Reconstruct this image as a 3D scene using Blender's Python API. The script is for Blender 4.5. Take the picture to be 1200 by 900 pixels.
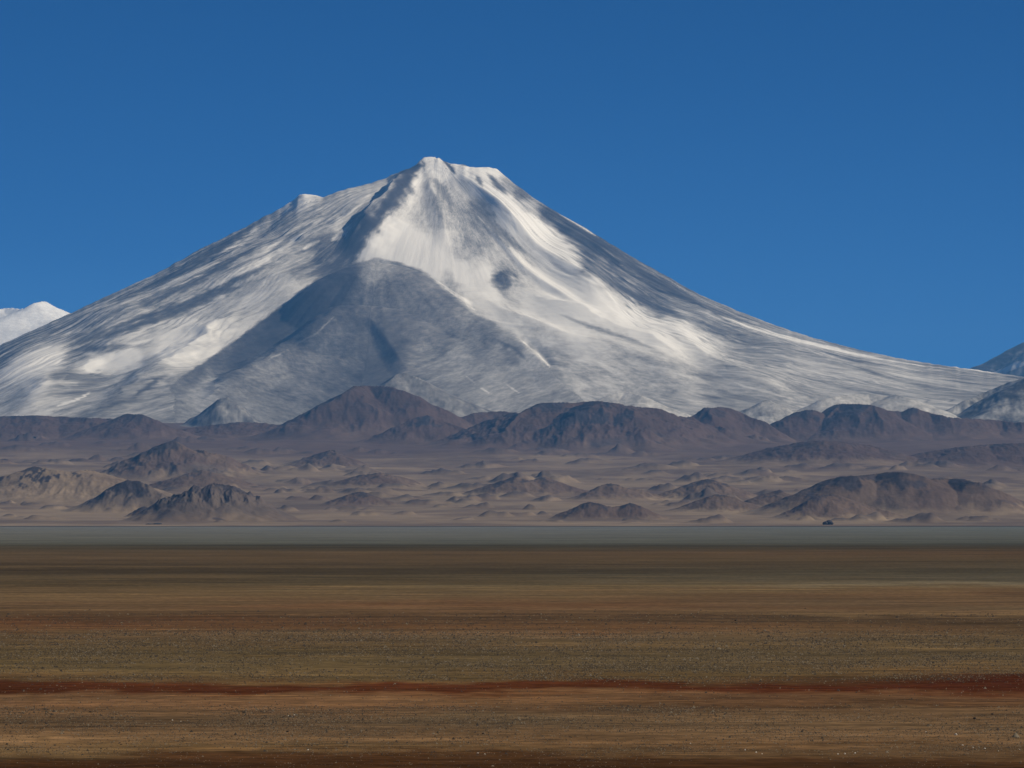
import bpy, math
import numpy as np

# ------------------------------------------------------------------ camera, sky, sun, exposure
sc = bpy.context.scene
for o in list(bpy.data.objects):
    bpy.data.objects.remove(o, do_unlink=True)
COL = sc.collection

F = 5146.0          # focal length in photograph pixels (1200 px wide)
CX, HY = 600.0, 606.0   # principal column, row of the horizon
EYE = 20.0          # metres above the plain

cam = bpy.data.cameras.new('camera')
cam.sensor_width = 36.0
cam.lens = 36.0 * F / 1200.0
cam.shift_y = (HY - 450.0) / 1200.0
cam.clip_start = 1.0
cam.clip_end = 300000.0
camo = bpy.data.objects.new('camera', cam)
camo.location = (0, 0, EYE)
camo.rotation_euler = (math.radians(90), 0, 0)
COL.objects.link(camo)
sc.camera = camo

SUN_EL, SUN_AZ = 36.0, 100.0       # azimuth clockwise from +Y (view direction): to the right, behind the camera
world = bpy.data.worlds.new('World')
sc.world = world
world.use_nodes = True
wn = world.node_tree
wn.nodes.clear()
sky = wn.nodes.new('ShaderNodeTexSky')
sky.sky_type = 'NISHITA'
sky.sun_disc = False
sky.sun_elevation = math.radians(SUN_EL)
sky.sun_rotation = math.radians(SUN_AZ)
sky.altitude = 4000.0
sky.air_density = 0.35
sky.dust_density = 0.0
sky.ozone_density = 4.0
bg = wn.nodes.new('ShaderNodeBackground')
bg.inputs['Strength'].default_value = 0.10
wo = wn.nodes.new('ShaderNodeOutputWorld')
tint = wn.nodes.new('ShaderNodeMix')       # polarised high-altitude sky: deeper, less red
tint.data_type = 'RGBA'; tint.blend_type = 'MULTIPLY'
tint.inputs['Factor'].default_value = 1.0
tint.inputs['B'].default_value = (0.02, 0.53, 0.83, 1)
wn.links.new(sky.outputs[0], tint.inputs['A'])
wn.links.new(tint.outputs['Result'], bg.inputs['Color'])
wn.links.new(bg.outputs[0], wo.inputs['Surface'])

sun = bpy.data.lights.new('sun', 'SUN')
sun.energy = 4.8
sun.angle = math.radians(0.53)
sun.color = (1.0, 0.90, 0.73)
suno = bpy.data.objects.new('sun', sun)
e, a = math.radians(SUN_EL), math.radians(SUN_AZ)
from mathutils import Vector
to_sun = Vector((math.sin(a) * math.cos(e), math.cos(a) * math.cos(e), math.sin(e)))
suno.rotation_euler = to_sun.to_track_quat('Z', 'Y').to_euler()
suno.location = (0, 0, 100)
COL.objects.link(suno)

sc.view_settings.view_transform = 'Standard'
sc.view_settings.look = 'None'
sc.view_settings.exposure = 0.0
sc.view_settings.gamma = 1.0
sc.cycles.use_denoising = True
sc.cycles.max_bounces = 6
sc.cycles.volume_bounces = 1
sc.cycles.use_adaptive_sampling = True

# ------------------------------------------------------------------ numpy helpers
def hash2(ix, iy, seed):
    h = (ix.astype(np.int64) * 374761393 + iy.astype(np.int64) * 668265263 + seed * 974711) & 0x7fffffff
    h = ((h ^ (h >> 13)) * 1274126177) & 0x7fffffff
    return (h ^ (h >> 16)) & 0x7fffffff

def gnoise(x, y, seed=0):
    x = np.asarray(x, float); y = np.asarray(y, float)
    x, y = np.broadcast_arrays(x, y)
    ix = np.floor(x); iy = np.floor(y)
    fx = x - ix; fy = y - iy
    u = fx * fx * fx * (fx * (fx * 6 - 15) + 10); v = fy * fy * fy * (fy * (fy * 6 - 15) + 10)
    ix = ix.astype(np.int64); iy = iy.astype(np.int64)
    def g(dx, dy):
        ang = hash2(ix + dx, iy + dy, seed) * (2 * np.pi / 0x7fffffff)
        return np.cos(ang) * (fx - dx) + np.sin(ang) * (fy - dy)
    a0 = g(0, 0); a1 = g(1, 0); b0 = g(0, 1); b1 = g(1, 1)
    return 1.4 * ((a0 + (a1 - a0) * u) * (1 - v) + (b0 + (b1 - b0) * u) * v)

def fbm(x, y, octv=4, seed=0, gain=0.5):
    s = 0.0; amp = 1.0
    for k in range(octv):
        s = s + amp * gnoise(x * 2 ** k + 17.3 * k, y * 2 ** k - 9.1 * k, seed + 31 * k)
        amp *= gain
    return s

def ridged(x, y, octv=4, seed=0, gain=0.5):
    s = 0.0; amp = 1.0; tot = 0
    for k in range(octv):
        s = s + amp * (1 - 2 * np.abs(gnoise(x * 2 ** k + 7.7 * k, y * 2 ** k + 3.1 * k, seed + 57 * k)))
        tot += amp; amp *= gain
    return s / tot

def sstep(a, b, x):
    t = np.clip((x - a) / (b - a), 0, 1)
    return t * t * (3 - 2 * t)

def smax(a, b, k):
    h = np.clip(0.5 + 0.5 * (a - b) / k, 0, 1)
    return b + (a - b) * h + k * h * (1 - h)

def mix(a, b, t):
    t = np.asarray(t)[..., None]
    return np.asarray(a) * (1 - t) + np.asarray(b) * t

def to_px(X, Y, Z):
    return CX + X / Y * F, HY - (Z - EYE) / Y * F

def lin(*rgb):
    return np.array([((c / 255) / 12.92 if c / 255 <= 0.04045 else ((c / 255 + 0.055) / 1.055) ** 2.4) for c in rgb])

def smooth_interp(xs, ys, width):
    """piecewise-linear curve, rounded by averaging over +-width"""
    def f(x):
        r = 0
        for k in (-1, -0.5, 0, 0.5, 1):
            r = r + np.interp(x + k * width, xs, ys)
        return r / 5
    return f

def polyline_sd(px, py, pts):
    """distance to a polyline, side (+ right/below of travel) and fraction along it"""
    best = np.full(px.shape, 1e9); side = np.zeros(px.shape); along = np.zeros(px.shape)
    P = np.array(pts, float)
    L = np.hypot(*(P[1:] - P[:-1]).T); tot = L.sum(); acc = 0
    for k in range(len(P) - 1):
        d = P[k + 1] - P[k]
        t = np.clip(((px - P[k, 0]) * d[0] + (py - P[k, 1]) * d[1]) / (d @ d), 0, 1)
        qx = px - P[k, 0] - t * d[0]; qy = py - P[k, 1] - t * d[1]
        dist = np.hypot(qx, qy)
        m = dist < best
        best = np.where(m, dist, best)
        side = np.where(m, np.sign(d[0] * qy - d[1] * qx), side)
        along = np.where(m, (acc + t * L[k]) / tot, along)
        acc += L[k]
    return best, side, along

# ------------------------------------------------------------------ mesh + materials
def grid_mesh(name, X, Y, Z, color, mat, keep=None, smooth=True):
    """X, Y, Z: (rows, cols) arrays; color (rows, cols, 3) albedo; keep: quads to keep"""
    nr, nc = X.shape
    co = np.stack([X, Y, Z], -1).reshape(-1, 3).astype(np.float32)
    i = np.arange(nr * nc).reshape(nr, nc)
    q = np.stack([i[:-1, :-1], i[:-1, 1:], i[1:, 1:], i[1:, :-1]], -1)
    if keep is not None:
        q = q[keep]
    q = q.reshape(-1, 4)
    used = np.zeros(nr * nc, bool); used[q.ravel()] = True
    remap = np.cumsum(used) - 1
    q = remap[q]; co = co[used]
    me = bpy.data.meshes.new(name)
    me.vertices.add(len(co)); me.vertices.foreach_set('co', co.ravel())
    me.loops.add(q.size); me.loops.foreach_set('vertex_index', q.ravel().astype(np.int32))
    me.polygons.add(len(q))
    me.polygons.foreach_set('loop_start', np.arange(0, q.size, 4, dtype=np.int32))
    me.polygons.foreach_set('use_smooth', np.full(len(q), smooth))
    me.update(calc_edges=True)
    ca = me.attributes.new('tint', 'FLOAT_COLOR', 'POINT')
    c4 = np.ones((len(co), 4), np.float32)
    c4[:, :3] = np.clip(np.asarray(color), 0.002, 0.92).reshape(-1, 3)[used]
    ca.data.foreach_set('color', c4.ravel())
    me.materials.append(mat)
    o = bpy.data.objects.new(name, me)
    COL.objects.link(o)
    return o

def tag(o, label=None, cat=None, group=None, kind=None):
    if label: o['label'] = label
    if cat: o['category'] = cat
    if group: o['group'] = group
    if kind: o['kind'] = kind
    return o

def terrain_material(name, scales, amount, bump_dist, rough=0.95, spec=0.1, bump_scale=None):
    """albedo from the 'tint' attribute, broken up by world-space noise; fine relief by bump"""
    m = bpy.data.materials.new(name); m.use_nodes = True
    nt = m.node_tree; nt.nodes.clear()
    out = nt.nodes.new('ShaderNodeOutputMaterial')
    bs = nt.nodes.new('ShaderNodeBsdfPrincipled')
    bs.inputs['Roughness'].default_value = rough
    bs.inputs['Specular IOR Level'].default_value = spec
    nt.links.new(bs.outputs[0], out.inputs['Surface'])
    at = nt.nodes.new('ShaderNodeAttribute'); at.attribute_name = 'tint'
    geo = nt.nodes.new('ShaderNodeNewGeometry')
    col = at.outputs['Color']
    last = None
    for k, s in enumerate(scales):
        n = nt.nodes.new('ShaderNodeTexNoise')
        n.inputs['Scale'].default_value = 1.0 / s
        n.inputs['Detail'].default_value = 6
        n.inputs['Roughness'].default_value = 0.65
        nt.links.new(geo.outputs['Position'], n.inputs['Vector'])
        mr = nt.nodes.new('ShaderNodeMapRange')
        mr.inputs['From Min'].default_value = 0.3; mr.inputs['From Max'].default_value = 0.7
        mr.inputs['To Min'].default_value = 1 - amount[k]; mr.inputs['To Max'].default_value = 1 + amount[k]
        nt.links.new(n.outputs['Fac'], mr.inputs['Value'])
        mm = nt.nodes.new('ShaderNodeMix'); mm.data_type = 'RGBA'; mm.blend_type = 'MULTIPLY'
        mm.inputs['Factor'].default_value = 1.0
        nt.links.new(col, mm.inputs['A']); nt.links.new(mr.outputs[0], mm.inputs['B'])
        col = mm.outputs['Result']; last = n
    nt.links.new(col, bs.inputs['Base Color'])
    if bump_dist:
        n = nt.nodes.new('ShaderNodeTexNoise')
        n.inputs['Scale'].default_value = 1.0 / (bump_scale or scales[-1])
        n.inputs['Detail'].default_value = 5; n.inputs['Roughness'].default_value = 0.6
        nt.links.new(geo.outputs['Position'], n.inputs['Vector'])
        b = nt.nodes.new('ShaderNodeBump')
        b.inputs['Strength'].default_value = 1.0
        b.inputs['Distance'].default_value = bump_dist
        nt.links.new(n.outputs['Fac'], b.inputs['Height'])
        nt.links.new(b.outputs[0], bs.inputs['Normal'])
    return m

def add_snow(m):
    """snow over the rock: cover from the 'snow' attribute, its margin frayed by fine noise"""
    nt = m.node_tree
    bs = next(n for n in nt.nodes if n.type == 'BSDF_PRINCIPLED')
    rock = bs.inputs['Base Color'].links[0].from_socket
    at = nt.nodes.new('ShaderNodeAttribute'); at.attribute_name = 'snow'
    geo = nt.nodes.new('ShaderNodeNewGeometry')
    acc = at.outputs['Fac']
    def math_(op, a_, b_):
        n = nt.nodes.new('ShaderNodeMath'); n.operation = op
        for k, v in enumerate((a_, b_)):
            if isinstance(v, (int, float)): n.inputs[k].default_value = v
            else: nt.links.new(v, n.inputs[k])
        return n.outputs[0]
    om = math_('SUBTRACT', 1.0, at.outputs['Fac'])
    mid = math_('MULTIPLY', math_('MULTIPLY', at.outputs['Fac'], om), 4.0)
    fl = nt.nodes.new('ShaderNodeAttribute'); fl.attribute_name = 'flow'
    for sc_, k in ((60, 0.6), (16, 0.9)):
        n = nt.nodes.new('ShaderNodeTexNoise'); n.inputs['Scale'].default_value = 1 / sc_
        n.inputs['Detail'].default_value = 7; n.inputs['Roughness'].default_value = 0.78
        if sc_ < 30:      # the finest patches are rounder
            mp = nt.nodes.new('ShaderNodeMapping'); mp.inputs['Scale'].default_value = (1.0, 2.4, 1.0)
            nt.links.new(fl.outputs['Vector'], mp.inputs['Vector']); nt.links.new(mp.outputs[0], n.inputs['Vector'])
        else:
            nt.links.new(fl.outputs['Vector'], n.inputs['Vector'])
        d = math_('MULTIPLY', math_('SUBTRACT', n.outputs['Fac'], 0.5), k)
        acc = math_('ADD', acc, math_('MULTIPLY', d, mid))
    mr = nt.nodes.new('ShaderNodeMapRange'); mr.interpolation_type = 'SMOOTHSTEP'
    mr.interpolation_type = 'LINEAR'
    nt.links.new(acc, mr.inputs['Value'])
    cov = math_('POWER', mr.outputs[0], 1.55)       # thin snow lets the rock show through
    mx = nt.nodes.new('ShaderNodeMix'); mx.data_type = 'RGBA'
    mx.inputs['B'].default_value = tuple(SNOW) + (1,)
    for n in list(nt.nodes):        # all grain on this slope runs down it
        if n.type == 'TEX_NOISE' and not (n.inputs['Vector'].links and n.inputs['Vector'].links[0].from_node.type == 'MAPPING'):
            nt.links.new(fl.outputs['Vector'], n.inputs['Vector'])
    nt.links.new(cov, mx.inputs['Factor']); nt.links.new(rock, mx.inputs['A'])
    nt.links.new(mx.outputs['Result'], bs.inputs['Base Color'])

SNOW = np.array([0.92, 0.875, 0.79])
M_MOUNT = terrain_material('snowy_volcano_slope', (260, 45), (0.06, 0.10), 3.5, bump_scale=55)
add_snow(M_MOUNT)
M_HILL = terrain_material('desert_rock_and_sand', (220, 40), (0.14, 0.16), 2.5, bump_scale=40)
M_SAND = terrain_material('desert_sand', (700, 90), (0.14, 0.12), 2.5, bump_scale=60)

# albedos
SAND = np.array([0.236, 0.176, 0.116])
SAND_DK = np.array([0.135, 0.098, 0.070])
PURPLE = np.array([0.080, 0.052, 0.042])
DARK = np.array([0.040, 0.033, 0.036])
VROCK = np.array([0.045, 0.043, 0.047])

# ------------------------------------------------------------------ terrain height (sandy fan that climbs from the plain to the volcano)
TY = np.array([9300, 10000, 11000, 12000, 13000, 14500, 16000, 18000, 20000, 22000, 23500, 26000, 30000, 60000.])
TP = np.array([617.1, 613, 603.5, 592.5, 580, 563, 548, 530, 514, 501.5, 495, 490, 487, 480.])
TZ = EYE + (HY - TP) / F * TY
TZ[0] = -0.6
t_base = smooth_interp(TY, TZ, 500)
def y_of_row(row):
    ys = np.linspace(9300, 26000, 4000)
    rows = HY - (np.maximum(t_base(ys), 0) - EYE) / ys * F
    return float(np.interp(-row, -rows, ys))

rng = np.random.default_rng(7)
MOUNDS = []     # x, y, half-length across, half-depth, height, dark
def add_mound(px, base_row, w_px, h_px, dark=0.8):
    y = y_of_row(base_row); s = y / F
    MOUNDS.append(((px - CX) * s, y + w_px * s * 0.3, w_px * s * 0.5, max(w_px * s * 0.42, h_px * s * 1.3), h_px * s * 1.12, dark))
for a_ in [(415, 581, 34, 6), (378, 599, 18, 4), (140, 552, 30, 7), (62, 525, 34, 6), (100, 512, 16, 4), (30, 514, 34, 7), (235, 562, 84, 10),
           (330, 505, 26, 6), (490, 520, 40, 5), (430, 560, 44, 7), (460, 575, 50, 6), (550, 575, 60, 7), (500, 590, 44, 5), (475, 604, 26, 6),
           (430, 605, 24, 5), (585, 606, 30, 6), (618, 598, 16, 5), (600, 568, 40, 9), (648, 566, 46, 10), (560, 548, 50, 6), (520, 556, 40, 5),
           (760, 553, 40, 6), (780, 575, 34, 7), (820, 566, 44, 9), (838, 588, 60, 11), (905, 582, 44, 8), (870, 568, 30, 6), (690, 545, 40, 5),
           (830, 613, 42, 7), (1078, 613, 46, 9), (885, 558, 40, 6), (1040, 545, 50, 7), (1110, 548, 40, 6), (1160, 545, 60, 8), (800, 552, 34, 6),
           (385, 545, 70, 12), (345, 552, 30, 6), (300, 545, 36, 5), (285, 530, 40, 4), (60, 548, 30, 5), (20, 530, 40, 5), (170, 534, 40, 5),
           (640, 530, 50, 5), (580, 535, 46, 5), (720, 528, 44, 5), (860, 540, 40, 5), (940, 552, 30, 5), (350, 585, 26, 4), (395, 612, 20, 3),
           (540, 610, 24, 3), (650, 612, 20, 3), (735, 613, 24, 3), (1000, 611, 22, 4), (1150, 610, 30, 5), (1180, 604, 30, 6), (60, 600, 30, 4),
           (115, 586, 22, 3), (30, 585, 24, 3), (560, 595, 34, 6), (520, 582, 36, 5), (610, 585, 40, 6), (640, 590, 30, 6), (385, 570, 40, 6)]:
    add_mound(*a_)
for k in range(150):      # short chains of low knolls
    r = rng.uniform(510, 612); c0 = rng.uniform(-80, 1280)
    for q in range(rng.integers(1, 5)):
        w = rng.uniform(9, 40) * rng.uniform(0.5, 1)
        add_mound(c0, r, w, w * rng.uniform(0.12, 0.24), rng.uniform(0.3, 1.0))
        c0 += w * rng.uniform(0.5, 1.2); r += rng.uniform(-2, 2)

def mound_field(X, Y):
    h = np.zeros(X.shape); d = np.zeros(X.shape)
    wx = 34 * fbm(X / 130, Y / 130, 3, 91); wy = 34 * fbm(X / 130, Y / 130, 3, 92)
    nn = 1 + 0.45 * fbm(X / 38, Y / 55, 3, 93)
    for (mx, my, a_, b_, hh, dk) in MOUNDS:
        if Y.max() < my - 3 * b_ or Y.min() > my + 3 * b_ or X.max() < mx - 3 * a_ or X.min() > mx + 3 * a_:
            continue
        r0, r1 = np.searchsorted(Y[:, 0], (my - 2.6 * b_, my + 2.6 * b_))
        if r1 <= r0:
            continue
        sl = slice(r0, r1)
        m = np.abs(X[sl] - mx) < 2.6 * a_
        if not m.any():
            continue
        qx = (X[sl][m] + wx[sl][m] - mx) / a_; qy = (Y[sl][m] + wy[sl][m] - my) / b_
        r2 = np.clip(np.sqrt(qx * qx + qy * qy) / 1.5, 0, 1)
        g = hh * (1 - r2 * r2) ** 1.6 * nn[sl][m]
        hs = h[sl]; ds = d[sl]
        hs[m] = np.maximum(hs[m], g)
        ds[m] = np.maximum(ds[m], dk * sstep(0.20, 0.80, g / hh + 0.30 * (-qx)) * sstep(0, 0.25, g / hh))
    return h, d

def terrain(X, Y):
    z = t_base(Y)
    on = sstep(9500, 11500, Y)
    n = 16 * fbm(X / 900 + 3, Y / 1500, 3, 11) + 7 * ridged(X / 420, Y / 600, 3, 12)
    z = z + on * n * (0.5 + 0.5 * sstep(11000, 16000, Y))
    mh, md = mound_field(X, Y)
    wig = 60 * fbm(X / 1500, Y * 0 + 5, 2, 13)
    z = np.where(Y < 10200, z - (1 - on) * 0.0, z)
    return z + mh, md

def terrain_color(X, Y, Z, md):
    px, py = to_px(X, Y, Z)
    n = fbm(X / 1100, Y / 1800, 4, 21)
    pur = sstep(14800, 18500, Y + 1500 * n + 900 * (X / 2000))
    side = sstep(1200, 2800, X) * sstep(11500, 15500, Y + 900 * n)
    pur = np.clip(pur + 0.55 * side, 0, 1)
    c = mix(SAND, SAND_DK, np.clip(0.42 + 0.9 * fbm(X / 420, Y / 650, 5, 22, 0.6), 0, 1))
    c = mix(c, PURPLE * 1.25, pur * 0.85)
    # gravel lag on the hummocks
    lag = sstep(0.25, 0.6, fbm(X / 170, Y / 240, 4, 23)) * 0.5
    c = mix(c, PURPLE * 1.2, lag * (0.4 + 0.6 * sstep(10500, 13000, Y)))
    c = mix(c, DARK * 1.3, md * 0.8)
    return c

# ------------------------------------------------------------------ the plain
PLAIN = {   # photograph row -> ground colour as it shows, at the left, middle and right columns
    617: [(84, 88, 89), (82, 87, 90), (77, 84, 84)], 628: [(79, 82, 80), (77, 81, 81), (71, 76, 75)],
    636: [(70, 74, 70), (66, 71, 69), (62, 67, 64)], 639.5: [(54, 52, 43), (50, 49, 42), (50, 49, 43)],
    643: [(62, 55, 42), (56, 51, 40), (60, 52, 40)], 648: [(74, 62, 46), (74, 60, 44), (72, 56, 40)],
    656: [(72, 60, 46), (72, 60, 44), (68, 58, 44)], 662: [(58, 50, 40), (66, 56, 44), (62, 56, 45)],
    664.5: [(86, 72, 52), (62, 55, 44), (74, 66, 54)], 667: [(48, 42, 34), (48, 43, 36), (60, 56, 46)],
    671: [(50, 44, 35), (50, 46, 38), (60, 58, 49)], 675: [(70, 60, 46), (62, 56, 44), (64, 62, 54)],
    680: [(70, 60, 45), (72, 64, 50), (66, 64, 56)], 684: [(64, 56, 42), (74, 66, 50), (98, 92, 78)],
    688: [(80, 66, 48), (84, 72, 52), (80, 66, 46)], 695: [(84, 68, 48), (88, 74, 54), (76, 54, 38)],
    702: [(78, 64, 46), (84, 66, 48), (74, 60, 46)], 709: [(82, 66, 48), (76, 52, 36), (76, 64, 50)],
    714: [(84, 68, 50), (88, 66, 48), (86, 70, 52)], 718: [(76, 60, 44), (90, 70, 50), (104, 84, 58)],
    723: [(66, 48, 34), (64, 50, 38), (60, 48, 38)], 729: [(82, 54, 36), (70, 54, 40), (58, 48, 38)],
    735: [(84, 58, 38), (84, 58, 36), (78, 60, 42)], 740: [(84, 64, 44), (76, 58, 42), (72, 60, 44)],
    744: [(68, 58, 42), (82, 70, 54), (78, 66, 48)], 750: [(60, 52, 38), (70, 62, 48), (66, 58, 44)],
    755: [(80, 66, 44), (84, 70, 48), (86, 74, 52)], 761: [(68, 60, 42), (76, 66, 46), (72, 62, 44)],
    768: [(66, 58, 40), (62, 56, 42), (62, 56, 42)], 780: [(70, 62, 42), (66, 59, 43), (78, 66, 46)],
    788: [(74, 62, 42), (72, 62, 42), (74, 58, 38)], 792: [(72, 58, 40), (72, 60, 40), (48, 24, 14)],
    797: [(70, 54, 36), (74, 58, 38), (50, 24, 14)], 802: [(54, 28, 16), (58, 30, 17), (52, 25, 15)],
    808: [(52, 27, 16), (60, 32, 18), (54, 27, 16)], 811.5: [(76, 52, 34), (78, 52, 32), (74, 46, 28)],
    816: [(94, 68, 44), (88, 62, 38), (84, 56, 36)], 822: [(90, 62, 40), (86, 60, 36), (66, 44, 27)],
    826: [(84, 60, 40), (82, 58, 36), (52, 35, 22)], 832: [(80, 58, 38), (72, 54, 38), (74, 56, 38)],
    842: [(76, 58, 40), (66, 56, 42), (76, 58, 40)], 852: [(74, 56, 38), (74, 56, 38), (78, 60, 40)],
    862: [(92, 68, 44), (76, 56, 36), (92, 70, 48)], 866: [(108, 82, 54), (80, 58, 36), (82, 62, 42)],
    871: [(80, 60, 38), (76, 55, 34), (72, 54, 36)], 877: [(84, 66, 40), (72, 54, 34), (70, 52, 34)],
    883: [(66, 52, 34), (66, 48, 30), (62, 46, 30)], 887: [(50, 33, 20), (46, 30, 18), (52, 35, 22)],
    900: [(62, 38, 21), (56, 36, 20), (50, 33, 20)], 960: [(70, 46, 28), (66, 44, 27), (62, 42, 26)],
}
def build_plain():
    rows_px = np.concatenate([np.arange(612.5, 618, 0.5), np.arange(618, 700, 0.5), np.arange(700, 905, 0.45), [910, 920, 935, 960, 1000, 1080, 1200, 1400, 1800, 2600, 5000, 20000]])
    Yv = EYE * F / (rows_px - HY)
    Yv = np.concatenate([[60000, 30000], Yv, [0, -60, -200, -800, -3000]])
    u = np.concatenate([[-60000, -20000, -6000, -2600], np.linspace(-1700, 1700, 421), [2600, 6000, 20000, 60000]])
    U, Y = np.meshgrid(u, Yv)
    s = np.clip(Y, 250, None) / F / 1700 * 820          # columns fan out with distance, at least as wide as the view
    X = np.where(np.abs(U) <= 1700, U * s, np.sign(U) * np.maximum(np.abs(U), 1700 * s + np.abs(U) * 0.5))
    # knoll under the camera, faint swells on the plain
    Z = 18.3 * sstep(170, 0, np.hypot(X * 0.6, Y)) * 1.0
    Z = Z + 0.10 * fbm(X / 90, Y / 60, 3, 41) * sstep(200, 300, Y) * sstep(4000, 1200, Y)
    pk = sorted(PLAIN)
    row = HY + EYE * F / np.clip(Y, 1, None)
    row = np.clip(row, 613, 960)
    # bands wander a little
    wob = 1 + 0.0 * Y
    row_w = HY + (row - HY) * (1 + (0.022 * gnoise(X / 70, Y / 260, 44) + 0.03 * gnoise(X / 24, Y / 50, 45) + 0.022 * gnoise(X / 9, Y / 20, 46) + 0.012 * gnoise(X / 3.2, Y / 9, 48)) * sstep(640, 690, row))
    tab = np.array([[lin(*PLAIN[k][j]) for j in range(3)] for k in pk])     # rows, 3 columns, rgb
    # soften the stripes a little and mute them, as dust does
    sm = np.array([[np.mean([np.interp(k + q, pk, tab[:, j, ch]) for q in (-10, -6, -2, 2, 6, 10)]) for ch in range(3)] for k in pk for j in range(3)]).reshape(tab.shape)
    wsm = np.interp(pk, [617, 640, 660, 785, 792, 812, 818, 900], [0, 0.1, 0.35, 0.45, 0.05, 0.05, 0.4, 0.35])[:, None, None]
    tab = tab * (1 - wsm) + sm * wsm
    lum = tab @ np.array([0.3, 0.6, 0.1])
    dsat = np.interp(pk, [617, 720, 790, 809, 815, 880, 886], [0.2, 0.2, 0.1, 0.1, 0.32, 0.30, 0.12])[:, None, None]
    warm = np.interp(pk, [735, 745, 785, 795], [0, 1, 1, 0])[:, None, None]
    tab = tab * (1 + warm * np.array([0.05, -0.01, -0.02]))
    tab = tab * (1 - dsat) + dsat * lum[..., None] * np.array([1.14, 0.98, 0.74])
    ang = np.clip((X / np.clip(Y, 1, None)) * F / 600 + 0.55 * gnoise(X / 45, Y / 60, 47) * sstep(640, 690, row), -1, 1)
    w0 = np.clip(-ang, 0, 1); w2 = np.clip(ang, 0, 1); w1 = 1 - w0 - w2
    C = np.zeros(X.shape + (3,))
    for ch in range(3):
        cols = [np.interp(row_w, pk, tab[:, j, ch]) for j in range(3)]
        C[..., ch] = w0 * cols[0] + w1 * cols[1] + w2 * cols[2]
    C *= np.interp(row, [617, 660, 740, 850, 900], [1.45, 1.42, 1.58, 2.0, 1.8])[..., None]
    far = Y > 9600
    C[far] = SAND_DK
    # material: world-space patches of gravel, clay and dust
    m = bpy.data.materials.new('banded_gravel_plain'); m.use_nodes = True
    nt = m.node_tree; bs = nt.nodes['Principled BSDF']
    bs.inputs['Roughness'].default_value = 1.0; bs.inputs['Specular IOR Level'].default_value = 0.0
    at = nt.nodes.new('ShaderNodeAttribute'); at.attribute_name = 'tint'
    geo = nt.nodes.new('ShaderNodeNewGeometry')
    col = at.outputs['Color']
    def nz(scale, detail, sx=1.0):
        mp = nt.nodes.new('ShaderNodeMapping'); mp.inputs['Scale'].default_value = (1 / (scale * sx), 1 / scale, 1 / scale)
        nt.links.new(geo.outputs['Position'], mp.inputs['Vector'])
        n = nt.nodes.new('ShaderNodeTexNoise'); n.inputs['Scale'].default_value = 1; n.inputs['Detail'].default_value = detail
        n.inputs['Roughness'].default_value = 0.6
        nt.links.new(mp.outputs[0], n.inputs['Vector'])
        return n
    for (scale, detail, lo, hi, sx) in ((160, 5, (0.80, 0.80, 0.80), (1.22, 1.20, 1.16), 1.6), (18, 5, (0.74, 0.76, 0.79), (1.30, 1.25, 1.18), 4.0), (5, 5, (0.74, 0.75, 0.77), (1.32, 1.28, 1.22), 3.5), (2.2, 6, (0.62, 0.64, 0.66), (1.40, 1.38, 1.34), 1.0)):
        n = nz(scale, detail, sx)
        mr = nt.nodes.new('ShaderNodeMapRange'); mr.inputs['From Min'].default_value = 0.32; mr.inputs['From Max'].default_value = 0.68
        nt.links.new(n.outputs['Fac'], mr.inputs['Value'])
        cm = nt.nodes.new('ShaderNodeMix'); cm.data_type = 'RGBA'
        cm.inputs['A'].default_value = lo + (1,); cm.inputs['B'].default_value = hi + (1,)
        nt.links.new(mr.outputs[0], cm.inputs['Factor'])
        mm = nt.nodes.new('ShaderNodeMix'); mm.data_type = 'RGBA'; mm.blend_type = 'MULTIPLY'; mm.inputs['Factor'].default_value = 1
        nt.links.new(col, mm.inputs['A']); nt.links.new(cm.outputs['Result'], mm.inputs['B'])
        col = mm.outputs['Result']
    # thin pale dust streaks and thin dark ones
    for (scale, sx, lo, hi, tint_) in ((7, 7, 0.60, 0.70, (1.55, 1.48, 1.36)), (9, 6, 0.61, 0.72, (0.62, 0.60, 0.58)), (30, 6, 0.60, 0.70, (1.28, 1.24, 1.18))):
        n = nz(scale, 3, sx)
        n.inputs['Distortion'].default_value = 0.4
        mr = nt.nodes.new('ShaderNodeMapRange'); mr.inputs['From Min'].default_value = lo; mr.inputs['From Max'].default_value = hi
        nt.links.new(n.outputs['Fac'], mr.inputs['Value'])
        mm = nt.nodes.new('ShaderNodeMix'); mm.data_type = 'RGBA'; mm.blend_type = 'MULTIPLY'
        mm.inputs['B'].default_value = tint_ + (1,)
        nt.links.new(mr.outputs[0], mm.inputs['Factor']); nt.links.new(col, mm.inputs['A'])
        col = mm.outputs['Result']
    nt.links.new(col, bs.inputs['Base Color'])
    # rows run far to near: flip so that faces look up
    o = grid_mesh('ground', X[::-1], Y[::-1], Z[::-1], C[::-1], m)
    tag(o, 'flat brown gravel plain with dark red and olive bands', 'plain', kind='structure')
build_plain()

# ------------------------------------------------------------------ the sandy fan
def build_fan():
    rows = np.concatenate([np.linspace(9300, 10400, 70), np.linspace(10410, 17000, 330), np.linspace(17030, 26500, 130)])
    u = np.concatenate([[-1500, -1100, -900], np.linspace(-760, 760, 860), [900, 1100, 1500]])
    U, Y = np.meshgrid(u, rows)
    X = U * Y / F
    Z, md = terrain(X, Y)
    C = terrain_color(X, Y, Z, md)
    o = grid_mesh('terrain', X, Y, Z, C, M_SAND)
    tag(o, 'pale sandy slope of hummocks climbing from the plain to the volcano', 'terrain', kind='structure')
build_fan()

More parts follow.
